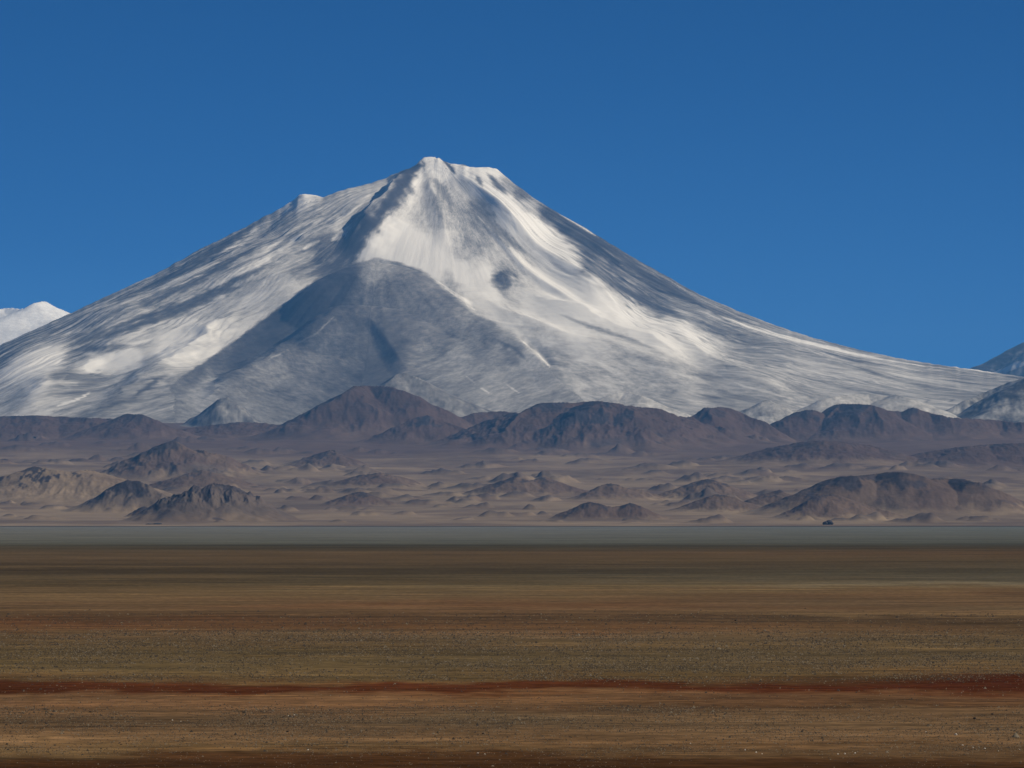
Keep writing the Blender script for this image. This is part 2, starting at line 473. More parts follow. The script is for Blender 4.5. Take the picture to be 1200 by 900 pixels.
# ------------------------------------------------------------------ hills
def make_hill(name, sil, base_row, label, look, slope=0.55, warp=0.14, gully=0.05, step=1.0, k_blend=0.22, wander=0.25, spurs=(), cat='hill', dist=None, seed=0, extra_depth=1.0, rough=0.012, woct=2, crag=0.0):
    """sil: crest outline as photograph points; base_row: row where its foot meets the fan"""
    S = np.array(sil, float)
    yb = dist or y_of_row(base_row)
    top = S[:, 1].min()
    hgt = (base_row - top) / F * yb
    yc = yb + hgt / slope * 0.75
    n = int((S[-1, 0] - S[0, 0]) / 3.0) + 2
    cpx = np.linspace(S[0, 0], S[-1, 0], n)
    cpy = np.interp(cpx, S[:, 0], S[:, 1])
    cy = yc + wander * hgt / slope * gnoise(cpx / 45.0, cpx * 0 + seed + .5, seed + 3) * 2
    cx = (cpx - CX) / F * cy; cz = EYE + (HY - cpy) / F * cy
    px_all = [cx]; py_all = [cy]; pz_all = [cz]
    for sp in spurs:     # spurs running forward: (crest px, [(dpx, dy in hgt, height fraction)...])
        s_px, pts = sp
        i0 = np.argmin(np.abs(cpx - s_px))
        base_z = float(t_base(cy[i0]))
        P = [(cx[i0], cy[i0], cz[i0])] + [(cx[i0] + dpx / F * yc, cy[i0] - dy * hgt, base_z + (cz[i0] - base_z) * fz) for dpx, dy, fz in pts]
        P = np.array(P); t = np.linspace(0, len(P) - 1, 30)
        px_all.append(np.interp(t, range(len(P)), P[:, 0])); py_all.append(np.interp(t, range(len(P)), P[:, 1])); pz_all.append(np.interp(t, range(len(P)), P[:, 2]))
    cx = np.concatenate(px_all); cy = np.concatenate(py_all); cz = np.concatenate(pz_all)
    dep = hgt / slope * 1.7 * extra_depth
    sx = step * yc / F
    X1 = np.arange(cx.min() - dep * 0.8, cx.max() + dep * 0.8, sx)
    Y1 = np.arange(yc - dep * 1.15, yc + dep * 0.9, sx * 1.6)
    X, Y = np.meshgrid(X1, Y1)
    L = max(hgt * 1.1, 40)
    damp = 0.35 + 0.65 * sstep(0.05, 0.5, np.abs(Y - yc) / (hgt / slope))
    wx = warp * hgt * fbm(X / L, Y / L, woct, seed + 5) * damp * 1.6
    wy = warp * hgt * fbm(X / L, Y / L, woct, seed + 6) * damp * 1.6
    H = np.full(X.shape, -1e9); near = np.zeros(X.shape)
    for i in range(len(cx)):
        d = np.hypot(X + wx - cx[i], (Y + wy - cy[i]))
        H = np.maximum(H, cz[i] - slope * d * (1 + 0.25 * np.exp(-d / (0.35 * hgt))) )
    T, md = terrain(X, Y)
    hh = np.clip((H - T) / hgt, -1, 1.2)
    # radial rills and crags
    H = H + gully * hgt * (ridged(X / (0.55 * hgt), Y / (1.5 * hgt), 4, seed + 8) - 0.35) * sstep(crag, crag + 0.25, hh) * (0.35 + 0.65 * sstep(1.0, 0.72, hh))
    H = H + rough * hgt * fbm(X / (0.22 * hgt), Y / (0.3 * hgt), 3, seed + 9) * sstep(0.0, 0.3, hh)
    kb = k_blend * hgt
    Z = smax(H, T, kb) - 1.5
    above = np.clip((H - T) / hgt, -0.5, 1.2)
    keepv = (H - T) > -1.05 * kb
    keep = keepv[:-1, :-1] | keepv[1:, :-1] | keepv[:-1, 1:] | keepv[1:, 1:]
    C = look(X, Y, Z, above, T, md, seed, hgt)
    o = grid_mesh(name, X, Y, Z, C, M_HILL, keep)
    tag(o, label, cat, kind='structure')
    return o

SCREE = np.array([0.080, 0.064, 0.057])
def look_rocky(rock0=0.35, dark=DARK, body=PURPLE, scree=0.5):
    """dark crags above, scree and blown sand at the foot"""
    def f(X, Y, Z, ab, T, md, seed, hgt):
        base = terrain_color(X, Y, T, md)
        n = fbm(X / (0.5 * hgt), Y / (0.9 * hgt), 5, seed + 20, 0.6)
        c = mix(base, mix(base, body, np.full(X.shape, 0.7)), sstep(0.02, 0.30, ab + 0.15 * n))
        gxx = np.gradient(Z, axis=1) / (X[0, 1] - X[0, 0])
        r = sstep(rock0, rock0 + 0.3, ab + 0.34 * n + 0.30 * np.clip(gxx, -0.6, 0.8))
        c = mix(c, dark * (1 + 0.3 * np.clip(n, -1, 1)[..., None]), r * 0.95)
        return c
    return f

def look_range(body=PURPLE, crest=DARK, amt=0.5, foot=0.05):
    def f(X, Y, Z, ab, T, md, seed, hgt):
        base = terrain_color(X, Y, T, md)
        n = fbm(X / (0.8 * hgt), Y / (1.1 * hgt), 5, seed + 20, 0.6)
        c = mix(base, np.broadcast_to(body, base.shape), sstep(foot, foot + 0.35, ab + 0.12 * n))
        c = c * (1 + 0.18 * n[..., None])
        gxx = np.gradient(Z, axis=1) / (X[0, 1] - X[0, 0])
        c = mix(c, crest, np.clip(amt + 0.2, 0, 1) * sstep(0.62, 0.92, ab + 0.42 * n + 0.45 * np.clip(gxx, -0.4, 0.6)))  # dark crest rock; left-facing slopes darkened too, painting in their shade
        return c
    return f

def look_sandy(amt=0.8, at=0.75):
    def f(X, Y, Z, ab, T, md, seed, hgt):
        base = mix(SAND * 1.02, SAND_DK, np.clip(0.3 + 0.6 * fbm(X / 200, Y / 300, 4, seed + 3), 0, 1))
        n = fbm(X / (0.7 * hgt), Y / (1.2 * hgt), 5, seed + 20, 0.6)
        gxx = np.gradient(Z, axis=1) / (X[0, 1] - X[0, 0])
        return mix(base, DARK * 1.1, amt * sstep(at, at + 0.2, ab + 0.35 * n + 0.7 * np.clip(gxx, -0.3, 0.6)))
    return f

def look_snow(cover, rock=VROCK, con=0.22):
    def f(X, Y, Z, ab, T, md, seed, hgt):
        n = fbm(X / (0.5 * hgt), Y / (0.9 * hgt), 5, seed + 20, 0.65)
        n2 = fbm(X / (0.16 * hgt), Y / (0.3 * hgt), 3, seed + 21, 0.6)
        s = sstep(0.0, 1.0, cover + con * (0.45 * n + 0.3 * n2))
        return mix(rock, SNOW, s)
    return f

def look_streaked(base, line, hw):
    def f(X, Y, Z, ab, T, md, seed, hgt):
        c = base(X, Y, Z, ab, T, md, seed, hgt)
        qx, qy = to_px(X, Y, Z)
        w = 2.0 * fbm(X / 150, Y / 150, 3, seed + 40)
        d, _, al = polyline_sd(qx + w, qy + w, line)
        return mix(c, SNOW, 0.85 * sstep(hw, hw * 0.3, d))
    return f

HILLS = [
    # back range, purple-brown
    ('hill', [(-70, 492), (-20, 488), (0, 487), (40, 486), (60, 487), (100, 489), (130, 490), (150, 500)], 512, 'long low purple-brown ridge with a flat crest below the snowfields', look_range(), dict(slope=0.34, wander=0.4)),
    ('hill', [(128, 494), (140, 488), (150, 484), (166, 485), (178, 490), (190, 496), (215, 504)], 516, 'small flat-topped purple-brown hill next to the long flat ridge', look_range(), dict(slope=0.40)),
    ('hill', [(215, 502), (250, 497), (280, 494), (310, 495), (340, 500)], 513, 'low gentle purple-brown swell between the flat ridge and the dome hill', look_range(), dict(slope=0.30)),
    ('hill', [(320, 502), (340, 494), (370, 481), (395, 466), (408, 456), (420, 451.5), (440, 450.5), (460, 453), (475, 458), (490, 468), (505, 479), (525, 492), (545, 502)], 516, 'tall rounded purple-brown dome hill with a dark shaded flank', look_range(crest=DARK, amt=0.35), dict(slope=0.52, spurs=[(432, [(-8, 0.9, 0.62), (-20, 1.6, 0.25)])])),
    ('hill', [(425, 516), (455, 504), (478, 494), (490, 488), (500, 485.5), (510, 489), (530, 496), (550, 506)], 522, 'dark pointed spur hill in front of the rounded dome hill', look_range(amt=0.8), dict(slope=0.48)),
    ('hill', [(505, 500), (530, 490), (560, 482.5), (590, 481), (620, 486), (650, 498)], 512, 'low reddish-brown saddle hill behind the broad knobbly ridge', look_range(amt=0.2), dict(slope=0.40)),
    ('hill', [(545, 512), (575, 499), (595, 489), (612, 478), (630, 472), (645, 471), (668, 471), (690, 469.5), (705, 469), (722, 473), (745, 477), (765, 479), (790, 485), (815, 491), (850, 502)], 526, 'broad knobbly purple-brown ridge below the volcano', look_range(amt=0.85), dict(slope=0.40, warp=0.2, gully=0.08, spurs=[(640, [(-30, 0.8, 0.7), (-50, 1.6, 0.35)]), (720, [(12, 1.0, 0.55), (30, 2.0, 0.2)])])),
    ('hill', [(790, 502), (806, 491), (818, 482), (828, 477), (842, 475.5), (858, 478), (872, 485), (890, 493), (910, 503)], 517, 'purple-brown knob hill with a steep dark scarp', look_range(amt=0.5), dict(slope=0.55, spurs=[(835, [(-4, 0.7, 0.75), (2, 1.5, 0.35)])])),
    ('hill', [(895, 506), (915, 493), (930, 484), (940, 480.5), (952, 480), (964, 483), (972, 477), (980, 473), (1000, 472.5), (1018, 473), (1026, 477), (1040, 480), (1058, 483), (1064, 479), (1072, 477), (1080, 480), (1092, 484), (1115, 488), (1150, 491), (1200, 495), (1280, 500)], 516, 'long purple-brown ridge with a small flat mesa top', look_range(amt=0.75), dict(slope=0.46, warp=0.1, spurs=[(985, [(-14, 0.8, 0.7), (-25, 1.7, 0.3)]), (1020, [(14, 1.2, 0.5)])])),
    ('hill', [(840, 543), (870, 533), (900, 525), (935, 518), (965, 515), (1000, 518), (1030, 524), (1065, 536)], 546, 'low bluish-brown mound at the foot of the mesa ridge', look_range(amt=0.4, foot=0.0), dict(slope=0.28)),
    ('hill', [(1040, 540), (1080, 530), (1120, 524), (1160, 520), (1210, 518), (1280, 522)], 546, 'long low bluish-brown bench below the mesa ridge', look_range(amt=0.5, foot=0.0), dict(slope=0.28)),
    # middle hills
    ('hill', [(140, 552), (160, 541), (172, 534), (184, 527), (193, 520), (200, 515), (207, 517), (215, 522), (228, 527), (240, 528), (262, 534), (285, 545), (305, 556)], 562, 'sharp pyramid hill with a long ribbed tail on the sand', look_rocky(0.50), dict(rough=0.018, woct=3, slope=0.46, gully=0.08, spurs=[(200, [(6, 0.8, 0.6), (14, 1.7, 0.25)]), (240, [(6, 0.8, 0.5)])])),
    ('hill', [(942, 586), (954, 575), (965, 565), (975, 559), (985, 557), (1000, 557), (1015, 555.5), (1040, 552), (1060, 552.5), (1078, 556), (1090, 560.5), (1110, 559.5), (1130, 560.5), (1150, 566), (1170, 576), (1190, 586), (1215, 598)], 604, 'large dark flat-crested hill with a cliff band under its top', look_rocky(0.55, body=PURPLE * 0.95), dict(rough=0.008, woct=2, slope=0.42, gully=0.035, warp=0.10, spurs=[(1020, [(-6, 0.7, 0.55)]), (1090, [(10, 0.9, 0.5), (20, 1.7, 0.2)])])),
    ('hill', [(905, 607), (920, 602), (935, 595), (948, 586), (960, 580), (972, 578), (985, 579.5), (998, 585), (1015, 591), (1040, 598), (1065, 605)], 609, 'dark-crested hill with pale slopes at the foot of the cliff-banded hill', look_rocky(0.62), dict(slope=0.48)),
    ('hill', [(655, 606), (668, 598), (680, 590), (692, 587), (703, 589), (715, 593), (726, 592), (738, 588), (748, 591), (765, 600), (785, 607)], 609, 'twin-topped dark hill with bluish crest at the edge of the plain', look_rocky(0.55), dict(slope=0.46)),
    ('hill', [(680, 582), (692, 575), (702, 569), (714, 565.5), (724, 567), (732, 571), (750, 573), (768, 578), (790, 587)], 588, 'dark pointed hill with a sandy tail behind the twin-topped hill', look_rocky(0.5), dict(slope=0.42)),
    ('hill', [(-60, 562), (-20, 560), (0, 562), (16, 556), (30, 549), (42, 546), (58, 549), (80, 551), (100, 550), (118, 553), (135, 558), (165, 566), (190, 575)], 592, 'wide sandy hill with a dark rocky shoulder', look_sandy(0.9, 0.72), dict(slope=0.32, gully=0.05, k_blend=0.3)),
    ('hill', [(-20, 545), (-8, 538), (4, 536.5), (12, 539), (22, 545)], 548, 'tiny dark knoll behind the wide sandy hill', look_rocky(0.3), dict(slope=0.5)),
    ('hill', [(345, 542), (360, 535), (375, 530), (387, 527), (398, 531), (412, 536), (425, 542)], 546, 'low dark knoll alone on the upper sand', look_rocky(0.6), dict(slope=0.40)),
    ('hill', [(572, 574), (590, 563), (604, 557), (617, 564), (638, 558), (660, 566), (692, 577)], 582, 'low double-topped brown knoll in the middle of the sand', look_rocky(0.55), dict(slope=0.34)),
    ('hill', [(788, 579), (812, 564), (828, 560), (848, 566), (872, 578)], 584, 'low brown knoll between the dark pointed hill and the cliff-banded hill', look_rocky(0.6), dict(slope=0.36)),
    ('hill', [(798, 598), (822, 584), (840, 578), (860, 582), (888, 597)], 601, 'rounded brown knoll beside the twin-topped dark hill', look_rocky(0.7), dict(slope=0.36)),
    ('hill', [(878, 591), (900, 576), (912, 573), (930, 580), (950, 591)], 595, 'small brown knoll leaning against the cliff-banded hill', look_rocky(0.6), dict(slope=0.38)),
    ('hill', [(188, 569), (212, 557), (233, 550), (255, 553), (275, 561), (298, 572)], 577, 'low sandy ridge with a dark crest behind the jagged hill', look_rocky(0.7), dict(slope=0.32)),
    ('hill', [(392, 567), (420, 556), (445, 553), (470, 558), (502, 568)], 572, 'long low brown swell on the upper sand', look_rocky(0.62), dict(slope=0.30)),
    ('hill', [(394, 588), (412, 577), (424, 575), (440, 581), (454, 589)], 592, 'small dark knoll alone on the open sand', look_rocky(0.5), dict(slope=0.36)),
    # near hills
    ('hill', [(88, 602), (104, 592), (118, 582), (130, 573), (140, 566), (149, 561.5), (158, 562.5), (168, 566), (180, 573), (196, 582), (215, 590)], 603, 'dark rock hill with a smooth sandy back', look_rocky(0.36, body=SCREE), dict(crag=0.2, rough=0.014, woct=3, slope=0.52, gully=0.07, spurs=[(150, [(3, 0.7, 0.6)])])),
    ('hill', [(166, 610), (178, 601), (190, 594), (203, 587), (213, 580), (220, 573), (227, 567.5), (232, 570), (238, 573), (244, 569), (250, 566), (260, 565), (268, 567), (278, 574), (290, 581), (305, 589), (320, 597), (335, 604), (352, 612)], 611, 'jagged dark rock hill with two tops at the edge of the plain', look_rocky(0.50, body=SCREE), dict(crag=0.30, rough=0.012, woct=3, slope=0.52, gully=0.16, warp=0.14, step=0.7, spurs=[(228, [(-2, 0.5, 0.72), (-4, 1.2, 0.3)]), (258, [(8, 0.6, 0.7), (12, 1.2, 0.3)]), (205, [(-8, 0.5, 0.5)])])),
    ('hill', [(146, 607), (154, 600), (162, 594.5), (168, 592), (174, 594), (182, 602), (188, 608)], 607, 'little dark tooth of rock beside the jagged hill', look_rocky(0.35), dict(slope=0.6)),
    # snowy foothills of the volcano
    ('hill', [(690, 481), (700, 471), (712, 463), (724, 459.5), (738, 459), (752, 463), (766, 471), (785, 483)], 490, 'smooth thinly snow-dusted dome at the volcano foot', look_snow(0.50), dict(gully=0.015, rough=0.003, dist=22300, slope=0.42)),
    ('hill', [(930, 486), (950, 474), (965, 468), (985, 463), (1005, 461), (1025, 462), (1040, 464), (1052, 461), (1064, 465), (1080, 476), (1095, 486)], 490, 'low snow-dusted dome behind the flat mesa', look_snow(0.46), dict(gully=0.015, rough=0.003, dist=22300, slope=0.38)),
    ('hill', [(855, 488), (875, 478), (890, 471), (900, 467), (910, 473), (925, 478), (945, 486)], 491, 'dark blue-grey pointed foothill behind the knob hill', look_snow(0.38), dict(gully=0.02, rough=0.003, dist=22300, slope=0.45)),
    ('hill', [(222, 500), (234, 488), (248, 476), (258, 467), (266, 464), (272, 470), (277, 479), (284, 484), (296, 495)], 497, 'bare blue-grey cone at the volcano foot', look_snow(0.24), dict(k_blend=0.1, gully=0.03, rough=0.004, warp=0.22, dist=22300, slope=0.7)),
    ('hill', [(455, 446), (468, 438), (480, 436), (495, 443), (515, 455), (535, 468), (560, 482), (585, 495)], 497, 'bare dark spur running down from the volcano behind the dome hill', look_snow(0.26), dict(gully=0.02, rough=0.003, dist=22300, slope=0.5)),
    ('hill', [(1060, 492), (1085, 487), (1110, 477), (1135, 466), (1165, 455), (1200, 441), (1240, 424), (1290, 410), (1360, 425)], 494, 'dark mountain flank with snow specks rising behind the mesa ridge', look_snow(0.26, VROCK * 0.8, 0.5), dict(gully=0.03, rough=0.008, dist=22300, slope=0.5, warp=0.12)),
    # far mountains
    ('mountain', [(-260, 372), (-180, 345), (-110, 352), (-40, 366), (0, 361.5), (12, 360), (22, 361.5), (34, 354.5), (44, 353), (56, 356), (70, 361.5), (82, 367), (110, 382), (150, 400)], 440, 'far white mountain fully covered in snow behind the volcano', look_snow(1.0, con=0.12), dict(slope=0.45, dist=45000, step=1.0, gully=0.03, rough=0.004, cat='mountain')),
    ('mountain', [(1110, 450), (1140, 437), (1158, 430), (1170, 421), (1185, 411), (1200, 404), (1225, 388), (1260, 372), (1310, 360), (1380, 380)], 450, 'far dark mountain with a snow streak beyond the volcano', look_streaked(look_snow(0.12, con=0.5), [(1150, 442), (1172, 436), (1190, 429), (1210, 421), (1240, 408)], 4.0), dict(slope=0.5, dist=36000, step=1.0, gully=0.04, rough=0.005, cat='mountain')),
]
for k, (nm, sil, base, label, look, kw) in enumerate(HILLS):
    make_hill(nm, sil, base, label, look, seed=100 + 13 * k, **kw)

# ------------------------------------------------------------------ the volcano
VY = 30000.0
def img_xz(px, py, y=VY):
    return (px - CX) / F * y, EYE + (HY - py) / F * y
XS = img_xz(512, 185)[0]
ZTOP = img_xz(505, 185)[1]

def profile(pts, flip):
    P = [img_xz(*p) for p in pts]
    r = np.array([(XS - x) if flip else (x - XS) for x, z in P]); z = np.array([z for x, z in P])
    o_ = np.argsort(r)
    return r[o_], z[o_]
SIL_L = [(512, 184), (508, 183.3), (497, 184.2), (488, 191.7), (480, 196.7), (465, 202.5), (457, 206), (440, 213), (410, 220), (392, 226), (378, 231), (373, 228.5), (362, 227.5), (350, 229), (340, 237), (330, 243), (318, 250), (300, 259), (270, 274), (225, 297), (180, 322), (120, 349), (80, 368), (40, 386), (0, 404), (-80, 432), (-200, 462), (-350, 485), (-600, 505)]
SIL_R = [(513, 184.2), (520, 188.3), (528, 191.7), (543, 192.5), (549, 194.5), (557, 195.8), (573, 195.8), (582, 198.3), (590, 204), (600, 212), (615, 223.5), (627, 233), (650, 247), (680, 263), (700, 276), (740, 300), (780, 323), (820, 345), (860, 362), (900, 378), (950, 395), (1000, 408), (1050, 419), (1100, 427.5), (1150, 434), (1200, 442), (1300, 455), (1450, 470), (1700, 490)]
rL, zL = profile(SIL_L, True); rR, zR = profile(SIL_R, False)
# front profile: (distance from the summit axis, row in the photograph on the summit column)
FR = np.array([0, 150, 400, 800, 1300, 1900, 2600, 3300, 4000, 4800, 5600, 6400, 7200, 9000])
FROW = np.array([186, 192, 212, 240, 272, 308, 347, 381, 410, 436, 457, 474, 487, 505])
zF = EYE + (HY - FROW) / F * (VY - FR)

def volcano_base(X, Y):
    dx = X - XS; dy = Y - VY
    r = np.hypot(dx, dy)
    th = np.arctan2(dx, -dy)          # 0 towards the camera, +90 right, -90 left
    s = np.abs(np.sin(th))
    side = np.where(dx > 0, np.interp(r, rR, zR), np.interp(r, rL, zL))
    # summit crest is a short ridge: soften the side details away from the skyline
    side_s = 0
    for k in (-160, -80, 0, 80, 160):
        rr = np.clip(r + k, 0, None)
        side_s = side_s + np.where(dx > 0, np.interp(rr, rR, zR), np.interp(rr, rL, zL)) / 5
    w = sstep(0.90, 0.999, s)
    side = side_s * (1 - w) + side * w
    front = np.interp(r, FR, zF)
    b = sstep(0.05, 0.85, s)
    return front * (1 - b) + side * b, r, th

RIDGES = [   # (polyline in photograph points, height m, width on its left/below side px, width on its right/above side px)
    ([(527, 192), (545, 210), (570, 236), (600, 266), (640, 301), (700, 352), (745, 388)], 62, 34, 14),
    ([(489, 189), (478, 206), (462, 230), (446, 252), (425, 272), (398, 298)], 75, 30, 16),
    ([(550, 243), (580, 276), (615, 316), (660, 352), (700, 382)], 18, 10, 5),
    ([(376, 230), (340, 256), (300, 288), (250, 320), (180, 358), (80, 398)], 34, 16, 16),
    ([(420, 218), (380, 246), (330, 285), (280, 318), (215, 352), (140, 385), (40, 410)], 30, 13, 18),
    ([(455, 207), (420, 240), (370, 278), (320, 312), (250, 348), (180, 380), (90, 402)], 36, 16, 16),
    ([(330, 243), (300, 264), (262, 290), (215, 320), (160, 345), (70, 386)], 26, 12, 10),
    ([(680, 312), (715, 338), (760, 364), (800, 380), (850, 398), (930, 425)], -36, 14, 18),
    ([(600, 338), (650, 362), (700, 384), (760, 404), (800, 428), (830, 450)], 34, 14, 24),
    ([(540, 335), (590, 365), (640, 390), (700, 410), (780, 435), (850, 455)], 26, 12, 22),
    ([(605, 395), (628, 410), (642, 428), (652, 442)], -16, 8, 6),
    ([(780, 390), (830, 425), (880, 448), (950, 470)], 24, 14, 18),
    ([(740, 312), (790, 345), (830, 372), (900, 402), (1000, 434), (1080, 455)], 28, 12, 16),
    ([(620, 232), (660, 262), (700, 292), (745, 322)], 24, 12, 8),
    ([(180, 400), (120, 425), (60, 450), (0, 478)], 24, 14, 16),
    ([(300, 365), (250, 395), (200, 425), (140, 462), (90, 488)], 30, 16, 14),
    ([(415, 362), (390, 372), (360, 395), (310, 425), (260, 452), (225, 480)], 42, 26, 12),
    ([(430, 366), (448, 398), (468, 428), (490, 446)], 26, 26, 12),
    ([(500, 330), (535, 362), (570, 384), (610, 408), (660, 450), (690, 478)], 12, 14, 16),
    ([(500, 195), (505, 225), (520, 262), (528, 300)], 22, 16, 16),
]
STREAKS = [
    ([(400, 240), (370, 262), (335, 290), (300, 312), (250, 338)], 4.0, 0.9), ([(440, 222), (410, 248), (385, 268)], 3.5, 0.85),
    ([(320, 256), (290, 276), (255, 300), (215, 324), (170, 346)], 2.6, 0.8), ([(300, 328), (255, 350), (205, 372), (150, 392)], 3.2, 0.85),
    ([(240, 308), (200, 330), (150, 352), (90, 378)], 2.2, 0.7), ([(250, 362), (215, 382), (175, 398), (130, 412)], 3.5, 0.95),
    ([(60, 414), (40, 420), (10, 428)], 5.0, 1.0), ([(215, 402), (180, 414), (145, 424)], 4.5, 1.0),  # snow lying along lines: (polyline, half-width px, cover)
    ([(818, 361), (840, 369), (870, 380), (905, 391), (960, 405), (1040, 424), (1150, 441)], 3.6, 1.0),
    ([(650, 247), (672, 260), (690, 271), (705, 281)], 1.8, 0.95),
    ([(700, 288), (722, 300), (745, 313)], 2.0, 0.95),
    ([(551, 243), (580, 276), (612, 314), (640, 340)], 1.9, 1.0),
    ([(607, 397), (626, 408), (640, 424), (648, 438)], 2.6, 1.0),
    ([(528, 193), (550, 212), (575, 236), (605, 266), (650, 305), (700, 348), (745, 384), (790, 415)], 3.0, 1.0),
    ([(345, 268), (320, 288), (295, 306), (262, 330), (235, 345)], 3.5, 0.9),
    ([(410, 262), (396, 276), (386, 284)], 4.5, 0.95),
    ([(376, 279), (366, 286), (352, 294)], 3, 0.9),
    ([(700, 398), (760, 416), (830, 440)], 2.2, 0.85),
    ([(820, 430), (870, 452), (940, 470)], 2.0, 0.85),
    ([(850, 395), (900, 412), (960, 430)], 2.0, 0.8),
    ([(400, 364), (370, 390), (330, 414), (300, 430)], 1.6, 0.5),
    ([(560, 452), (575, 462)], 1.6, 0.9), ([(545, 440), (560, 452)], 1.3, 0.85), ([(590, 448), (610, 462)], 1.3, 0.8),
    ([(60, 478), (95, 466), (112, 456)], 2.0, 0.95),
    ([(1090, 425), (1140, 433), (1180, 440)], 1.6, 1.0), ([(1040, 455), (1080, 456), (1120, 452)], 2.0, 0.9),
    ([(575, 340), (580, 350), (600, 364), (630, 384), (680, 402)], 2.6, 0.95),
    ([(335, 250), (312, 268), (285, 285), (262, 306)], 2.4, 0.75), ([(345, 232), (362, 229), (376, 229)], 3.0, 1.0),
    ([(150, 380), (190, 362), (225, 352)], 2.6, 0.8), ([(80, 392), (130, 380), (150, 372)], 2.6, 0.8),
]
BARE_AND_SHADE = [
    ([(514, 184), (521, 189), (527, 195), (533, 203), (540, 210)], 1.8, 0.0),
    ([(568, 200), (576, 208), (584, 218), (592, 226), (600, 232)], 3.2, 0.1),
    ([(556, 204), (562, 212), (567, 222)], 2.2, 0.2),
    ([(538, 192), (545, 193), (552, 196)], 1.4, 0.1),
    ([(492, 186), (497, 192), (496, 202)], 1.6, 0.3),     # wind-bared rock, and gully shade painted as missing snow, along lines: (polyline, half-width px, cover left)
    ([(336, 239), (300, 262), (262, 288), (225, 312), (170, 338), (110, 362)], 4.5, 0.06),
    ([(330, 268), (290, 296), (240, 324), (190, 348), (120, 376)], 3.5, 0.12),
    ([(360, 285), (310, 312), (260, 338), (200, 362), (130, 384), (60, 402)], 3.5, 0.12),
    ([(325, 322), (290, 332), (240, 352), (190, 372), (130, 392), (40, 412)], 4.0, 0.15),
    ([(495, 187), (484, 198), (470, 216), (455, 238), (440, 258), (418, 280), (400, 300)], 5.5, 0.03),
    ([(440, 262), (425, 285), (410, 300), (390, 312), (340, 330)], 5.5, 0.08),
    ([(600, 213), (640, 245), (680, 270), (720, 297), (760, 325), (800, 347), (850, 368), (900, 386)], 4.5, 0.06),
    ([(690, 312), (725, 335), (765, 358), (805, 374), (840, 388)], 4.5, 0.10),
    ([(545, 232), (565, 252), (590, 276), (625, 306)], 5.0, 0.25),
    ([(505, 205), (520, 225), (535, 250)], 5.0, 0.35),
    ([(640, 362), (690, 382), (745, 400), (790, 420)], 2.5, 0.45),
    ([(150, 470), (175, 452), (200, 436)], 3.0, 0.10),
    ([(60, 440), (110, 446), (150, 440)], 4.0, 0.30),
    ([(80, 412), (120, 408), (170, 404)], 4.0, 0.25),
    ([(570, 392), (605, 410), (625, 430)], 2.5, 0.2),
    ([(440, 372), (452, 400), (470, 428)], 2.5, 0.05),
]
